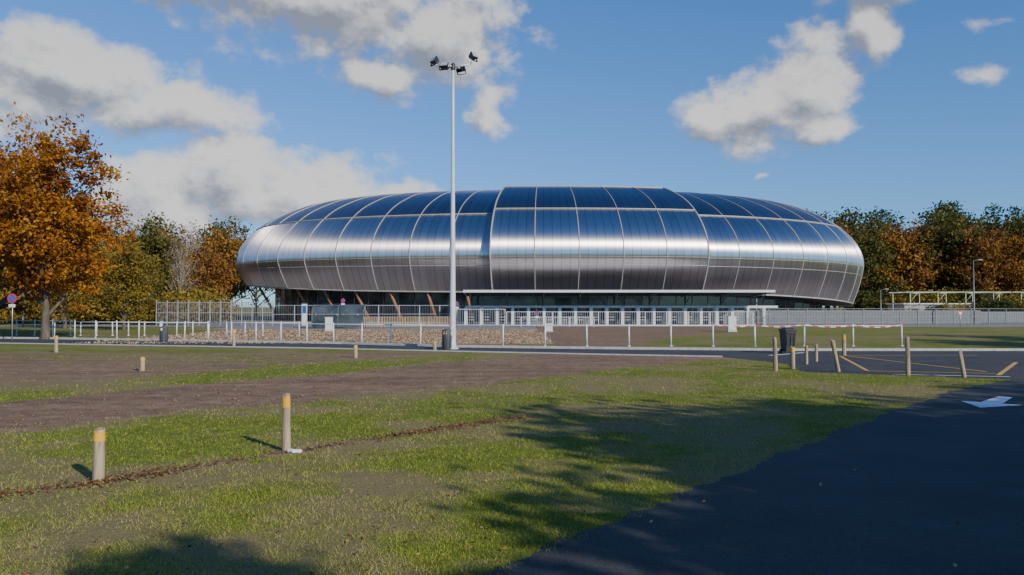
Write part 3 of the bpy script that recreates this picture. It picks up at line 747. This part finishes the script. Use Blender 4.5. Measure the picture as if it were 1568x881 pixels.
for a_, c_ in zip(P0[:-1],P0[1:]):
    n = 6
    for i in range(n):
        f0,f1 = i/n,(i+1)/n; pa = Vector(a_).lerp(Vector(c_),f0); pb = Vector(a_).lerp(Vector(c_),f1)
        pa.z -= 0.12*4*f0*(1-f0); pb.z -= 0.12*4*f1*(1-f1)
        mb.poly([pa, pb, pb+Vector((0,0,0.05)), pa+Vector((0,0,0.05))])
mb.obj('barrier_tape',[mt])

# ------------------------------------------------------------------ floodlight mast
m_lens = simple('lamp_lens', (0.5,0.52,0.55), 0.15, 0.2)
m_black = simple('dark_housing', (0.035,0.036,0.04), 0.5)
m_mast = simple('mast_galvanised', (0.66,0.67,0.67), 0.5, 0.1, var=0.15, scale=2)
mast = MB(); MX, MY, MH = -3.1, 41.6, 14.8
mast.lathe((MX,MY,0), [(0.32,0),(0.32,0.05),(0.2,0.07),(0.17,0.5),(0.165,1.2),(0.14,4),(0.11,8),(0.08,12),(0.07,MH)], 16, 0)
for k in range(4):
    a_ = k*math.pi/2+0.78; mast.tube((MX+0.26*math.cos(a_),MY+0.26*math.sin(a_),0.05),(MX+0.26*math.cos(a_),MY+0.26*math.sin(a_),0.13),0.025,n=6)
mast.box((MX,MY-0.17,0.9),(0.16,0.03,0.5),0)
mast.lathe((MX,MY,MH-0.15),[(0.11,0),(0.12,0.05),(0.12,0.3),(0.06,0.36)],12,1)
def head(mast, c_, yaw, pitch):
    c_ = Vector(c_)
    R = Matrix.Rotation(yaw,3,'Z') @ Matrix.Rotation(pitch,3,'X')
    def bx(o_, s_, m): 
        i = len(mast.v); hx,hy,hz = [q/2 for q in s_]
        for (x,y,z) in ((-1,-1,-1),(1,-1,-1),(1,-1,1),(-1,-1,1),(-1,1,-1),(1,1,-1),(1,1,1),(-1,1,1)):
            k = 0.72 if y > 0 else 1.0
            mast.v.append(tuple(c_+R@(Vector(o_)+Vector((x*hx*k,y*hy,z*hz*k)))))
        for f in ((0,1,2,3),(5,4,7,6),(4,0,3,7),(1,5,6,2),(3,2,6,7),(4,5,1,0)): mast.f.append(tuple(i+q for q in f)); mast.m.append(m); mast.sm.append(False)
    bx((0,0,0),(0.46,0.20,0.34),1); bx((0,-0.115,0),(0.38,0.02,0.26),2)
    for sx_ in (-0.26,0.26): bx((sx_,0.05,-0.11),(0.03,0.06,0.33),1)
    bx((0,0.05,-0.27),(0.55,0.06,0.03),1)
    for q in range(5): bx((-0.16+q*0.08,0.15,0.0),(0.015,0.09,0.24),1)
mast.tube((MX,MY,MH-0.02),(MX-0.85,MY+0.1,MH+0.10),0.045,n=8); mast.tube((MX-0.85,MY+0.1,MH+0.10),(MX-0.95,MY+0.1,MH+0.20),0.04,n=8)
mast.tube((MX,MY,MH-0.02),(MX+0.9,MY-0.1,MH+0.12),0.045,n=8); mast.tube((MX+0.9,MY-0.1,MH+0.12),(MX+1.04,MY-0.1,MH+0.36),0.04,n=8)
mast.tube((MX,MY,MH+0.05),(MX-0.42,MY-0.35,MH-0.05),0.04,n=8); mast.tube((MX,MY,MH+0.05),(MX+0.38,MY+0.4,MH+0.05),0.04,n=8)
head(mast,(MX-0.98,MY+0.1,MH+0.38),-0.9,-0.5); head(mast,(MX+1.07,MY-0.1,MH+0.56),0.9,-0.45)
head(mast,(MX-0.42,MY-0.45,MH-0.07),-0.2,-0.7); head(mast,(MX+0.38,MY+0.5,MH+0.04),2.6,-0.6)
mast.obj('floodlight_mast',[m_mast,m_black,m_lens])

# ------------------------------------------------------------------ timber posts with yellow bands
m_post = simple('weathered_timber', (0.50,0.39,0.25), 0.9, c2=(0.15,0.105,0.065), scale=14, bump=0.6, stretch=(1,1,0.12))
m_yel = simple('yellow_band_paint', (0.82,0.44,0.01), 0.7, c2=(0.62,0.34,0.03), scale=12)
def post(x, y, h, r=0.065, lean=(0,0), band=True):
    mb = MB(); n = 14; rr = random.Random(int(x*100)); prof_ = [0,0.1,0.3,0.5,0.68,0.77,0.775,0.86,0.92,0.94,0.97,1.0] 
    rings = [(zf*h if zf > 0 else -0.1, r*(1.06-0.08*zf)*(0.86 if zf == 1.0 else 1)) for zf in prof_]
    i = 0; ph = rr.uniform(0,6)
    for z, r_ in rings:
        for k in range(n):
            t_ = 2*math.pi*k/n; q = r_*(1+0.06*math.sin(3*t_+ph+z*2)+0.03*math.sin(7*t_+z*9))
            mb.v.append((q*math.cos(t_)+lean[0]*z, q*math.sin(t_)+lean[1]*z, z+(0.014*math.sin(t_+ph)+0.01*math.sin(4*t_) if z > h*0.98 else 0)))
    for j in range(len(rings)-1):
        for k in range(n):
            mi = 1 if (band and j >= 5 and j <= 9 and not (j > 8 and (k*7) % 5 < 2)) else 0
            k2 = (k+1)%n; mb.f.append((i+j*n+k,i+j*n+k2,i+(j+1)*n+k2,i+(j+1)*n+k)); mb.m.append(mi); mb.sm.append(True)
    mb.f.append(tuple(i+(len(rings)-1)*n+k for k in range(n))); mb.m.append(0); mb.sm.append(False)
    return mb.obj('wooden_bollard',[m_post,m_yel],None,(x,y,0))
post(-5.22,10.1,0.66,0.068,(0.02,0.0)); post(-3.44,12.2,0.87,0.062,(-0.01,0.01))
post(-12.7,27.4,0.47,0.085,(0.04,0)); post(-6.75,34.4,0.55,0.08); post(-22,38.5,0.8,0.08); post(-15.6,44.7,0.95,0.09,(0.03,0)); post(-3.9,40.2,0.45,0.09)
post(9.05,27.4,1.14,0.07,(-0.02,0),False); post(9.95,28.3,0.78,0.085); post(11.25,30.5,0.72,0.06,band=False); post(12.2,32,0.7,0.06,band=False)
post(11.0,26.9,1.08,0.07,(-0.18,0),False); post(12.7,25.6,1.22,0.065,(-0.01,0),False); post(14.1,24.9,0.84,0.065,(-0.16,0),False); post(14.9,35.8,0.95,0.08)

# ------------------------------------------------------------------ bins, signs, small furniture
def wheelie(x, y, rot, c_, name='wheelie_bin', s=1.0):
    mb = MB() 
    mb.box((0,0,0.53),(0.60,0.68,0.9),0,0,None,1.0)
    for q in range(4): v = mb.v[q]; mb.v[q] = (v[0]*0.78,v[1]*0.78,v[2])
    mb.box((0,0.0,1.01),(0.66,0.76,0.06),0); mb.box((0,-0.02,1.07),(0.56,0.6,0.07),0,0,None,0.75)
    mb.tube((-0.25,0.40,0.98),(0.25,0.40,0.98),0.02,n=6)
    for sx_ in (-0.27,0.27): mb.tube((sx_-0.03,0.26,0.1),(sx_+0.03,0.26,0.1),0.1,n=12,m=1)
    for sx_ in (-0.2,0,0.2): mb.box((sx_,-0.345,0.6),(0.03,0.02,0.5),0)
    mb.box((0,-0.36,0.9),(0.5,0.04,0.05),0)
    o = mb.obj(name,[c_,m_black],None,(x,y,0)); o.rotation_euler[2] = rot; o.scale = (s*0.8,s*0.85,s); return o
m_dbin = simple('dark_bin_plastic', (0.03,0.033,0.036), 0.45); m_gbin = simple('grey_bin', (0.07,0.075,0.085), 0.5)
wheelie(13.0,37.6,0.15,m_dbin,s=1.1)
def litter(x, y, c_, h=0.95):
    mb = MB(); mb.lathe((0,0,0),[(0.19,0.0),(0.2,0.05),(0.245,h*0.72),(0.245,h*0.74)],16,0)
    for k in range(4):
        a_ = k*math.pi/2+0.4; mb.tube((0.2*math.cos(a_),0.2*math.sin(a_),h*0.7),(0.2*math.cos(a_),0.2*math.sin(a_),h*0.92),0.02,n=5)
    mb.lathe((0,0,0),[(0.26,h*0.9),(0.27,h*0.93),(0.2,h*0.98),(0.05,h*1.02)],16,0)
    for k in range(10):
        a_ = k*math.pi/5; mb.box((0.245*math.cos(a_),0.245*math.sin(a_),h*0.38),(0.02,0.05,h*0.6),0,a_)
    return mb.obj('litter_bin',[c_],None,(x,y,0))
litter(-3.35,40.9,m_gbin,1.05); litter(-21.4,49,m_gbin,1.0)
def block(x,y,w_=0.7,h=1.25):
    mb = MB(); mb.box((0,0,0.06),(w_*1.15,0.5,0.12),1); mb.box((0,0,h/2+0.1),(w_,0.4,h-0.05),0); mb.box((0,0,h+0.1),(w_*1.1,0.5,0.06),0,0,None,0.85)
    mb.box((0,-0.21,h*0.55),(w_*0.86,0.02,h*0.8),0); mb.box((w_*0.3,-0.225,h*0.55),(0.03,0.02,0.12),2)
    return mb.obj('utility_cabinet',[m_white,m_conc,m_grey],None,(x,y,0))
block(19.3,70); block(-16.3,71,0.6,1.15); block(3.2,70,0.7,0.6)
m_red = simple('sign_red',(0.55,0.03,0.03),0.45); m_blue = simple('sign_blue',(0.03,0.09,0.42),0.45)
def roundsign(x,y,h,r=0.32,name='no_parking_sign',face=0):
    mb = MB(); mb.tube((0,0,0),(0,0,h+0.3),0.035,n=8,m=0)
    mb.tube((0,-0.05,h),(0,-0.075,h),r,n=28,m=1); mb.tube((0,-0.0755,h),(0,-0.08,h),r*0.78,n=28,m=2)
    mb.box((0,-0.083,h),(r*1.6,0.004,r*0.18),1,0,(0,0.785))
    mb.box((0,-0.06,h-r-0.16),(0.42,0.02,0.2),3)
    o = mb.obj(name,[m_galv,m_red,m_blue,m_white],None,(x,y,0)); o.rotation_euler[2] = face; return o
roundsign(-32.6,52,2.75)
mb = MB(); mb.box((0,0,1.35),(0.55,0.14,2.3),0); mb.box((0,-0.075,1.9),(0.42,0.02,0.8),1); mb.tube((-0.2,0,0),(-0.2,0,0.3),0.05,n=6,m=2); mb.tube((0.2,0,0),(0.2,0,0.3),0.05,n=6,m=2)
mb.box((0,0,2.53),(0.6,0.18,0.06),2); mb.obj('information_totem',[m_white,m_blue,m_grey],None,(-22.4,86,0))
mb = MB(); n = 10; W = 5.2
for k in range(n):
    a0 = math.pi*0.5*k/n; a1 = math.pi*0.5*(k+1)/n
    def q(a_, xx): return (xx, -1.1*math.cos(a_)*1.0+0.6, 1.5+0.9*math.sin(a_))
    mb.poly([q(a0,-W/2),q(a0,W/2),q(a1,W/2),q(a1,-W/2)],1,True)
    for xx in (-W/2,0,W/2): mb.tube(q(a0,xx),q(a1,xx),0.04,n=5,m=0)
for xx in (-W/2,0,W/2): mb.tube((xx,-0.5,0),(xx,-0.5,1.5),0.045,n=6,m=0); mb.tube((xx,0.6,0),(xx,0.6,2.4),0.045,n=6,m=0)
mb.box((0,-0.52,0.75),(W,0.03,1.2),1)
mb.obj('bicycle_shelter',[m_grey,m_glass],None,(-17.6,81,0))
def lamp(x,y,h):
    mb = MB(); mb.lathe((0,0,0),[(0.12,0),(0.1,0.4),(0.05,h)],10,0); mb.tube((0,0,h-0.05),(0.5,-0.1,h+0.08),0.03,n=6); mb.box((0.75,-0.1,h+0.1),(0.6,0.25,0.09),0,0,None,0.7); mb.box((0.75,-0.1,h+0.05),(0.4,0.18,0.02),1)
    return mb.obj('street_lamp',[m_grey,m_lens],None,(x,y,0))
lamp(58,100,8); lamp(-54,88,6); lamp(50,108,4.5); lamp(82,118,7)
for x,y,h in ((-6.1,88,3.0),(-19.5,92,3.4),(2.7,86,2.0)):
    roundsign(x,y,h-0.5,0.25,'road_sign')
mb = MB(); mb.tube((0,0,0),(0,0,1.6),0.04,n=6,m=0); mb.poly([(-0.35,-0.06,1.7),(0.35,-0.06,1.7),(0,-0.06,1.1)],1); mb.poly([(-0.22,-0.065,1.63),(0.22,-0.065,1.63),(0,-0.065,1.24)],2)
mb.obj('yield_sign',[m_galv,m_red,m_white],None,(49.5,88,0))
mb = MB() 
for k in range(5): mb.lathe((0.04*k-0.08,random.uniform(-.03,.03),0.01),[(0.04,0),(0.045,0.02),(0.025,0.045),(0.005,0.05)],7,0)
mb.obj('crumpled_paper',[m_white],None,(-3.28,12.05,0))
print('PER', per, nb, bw)
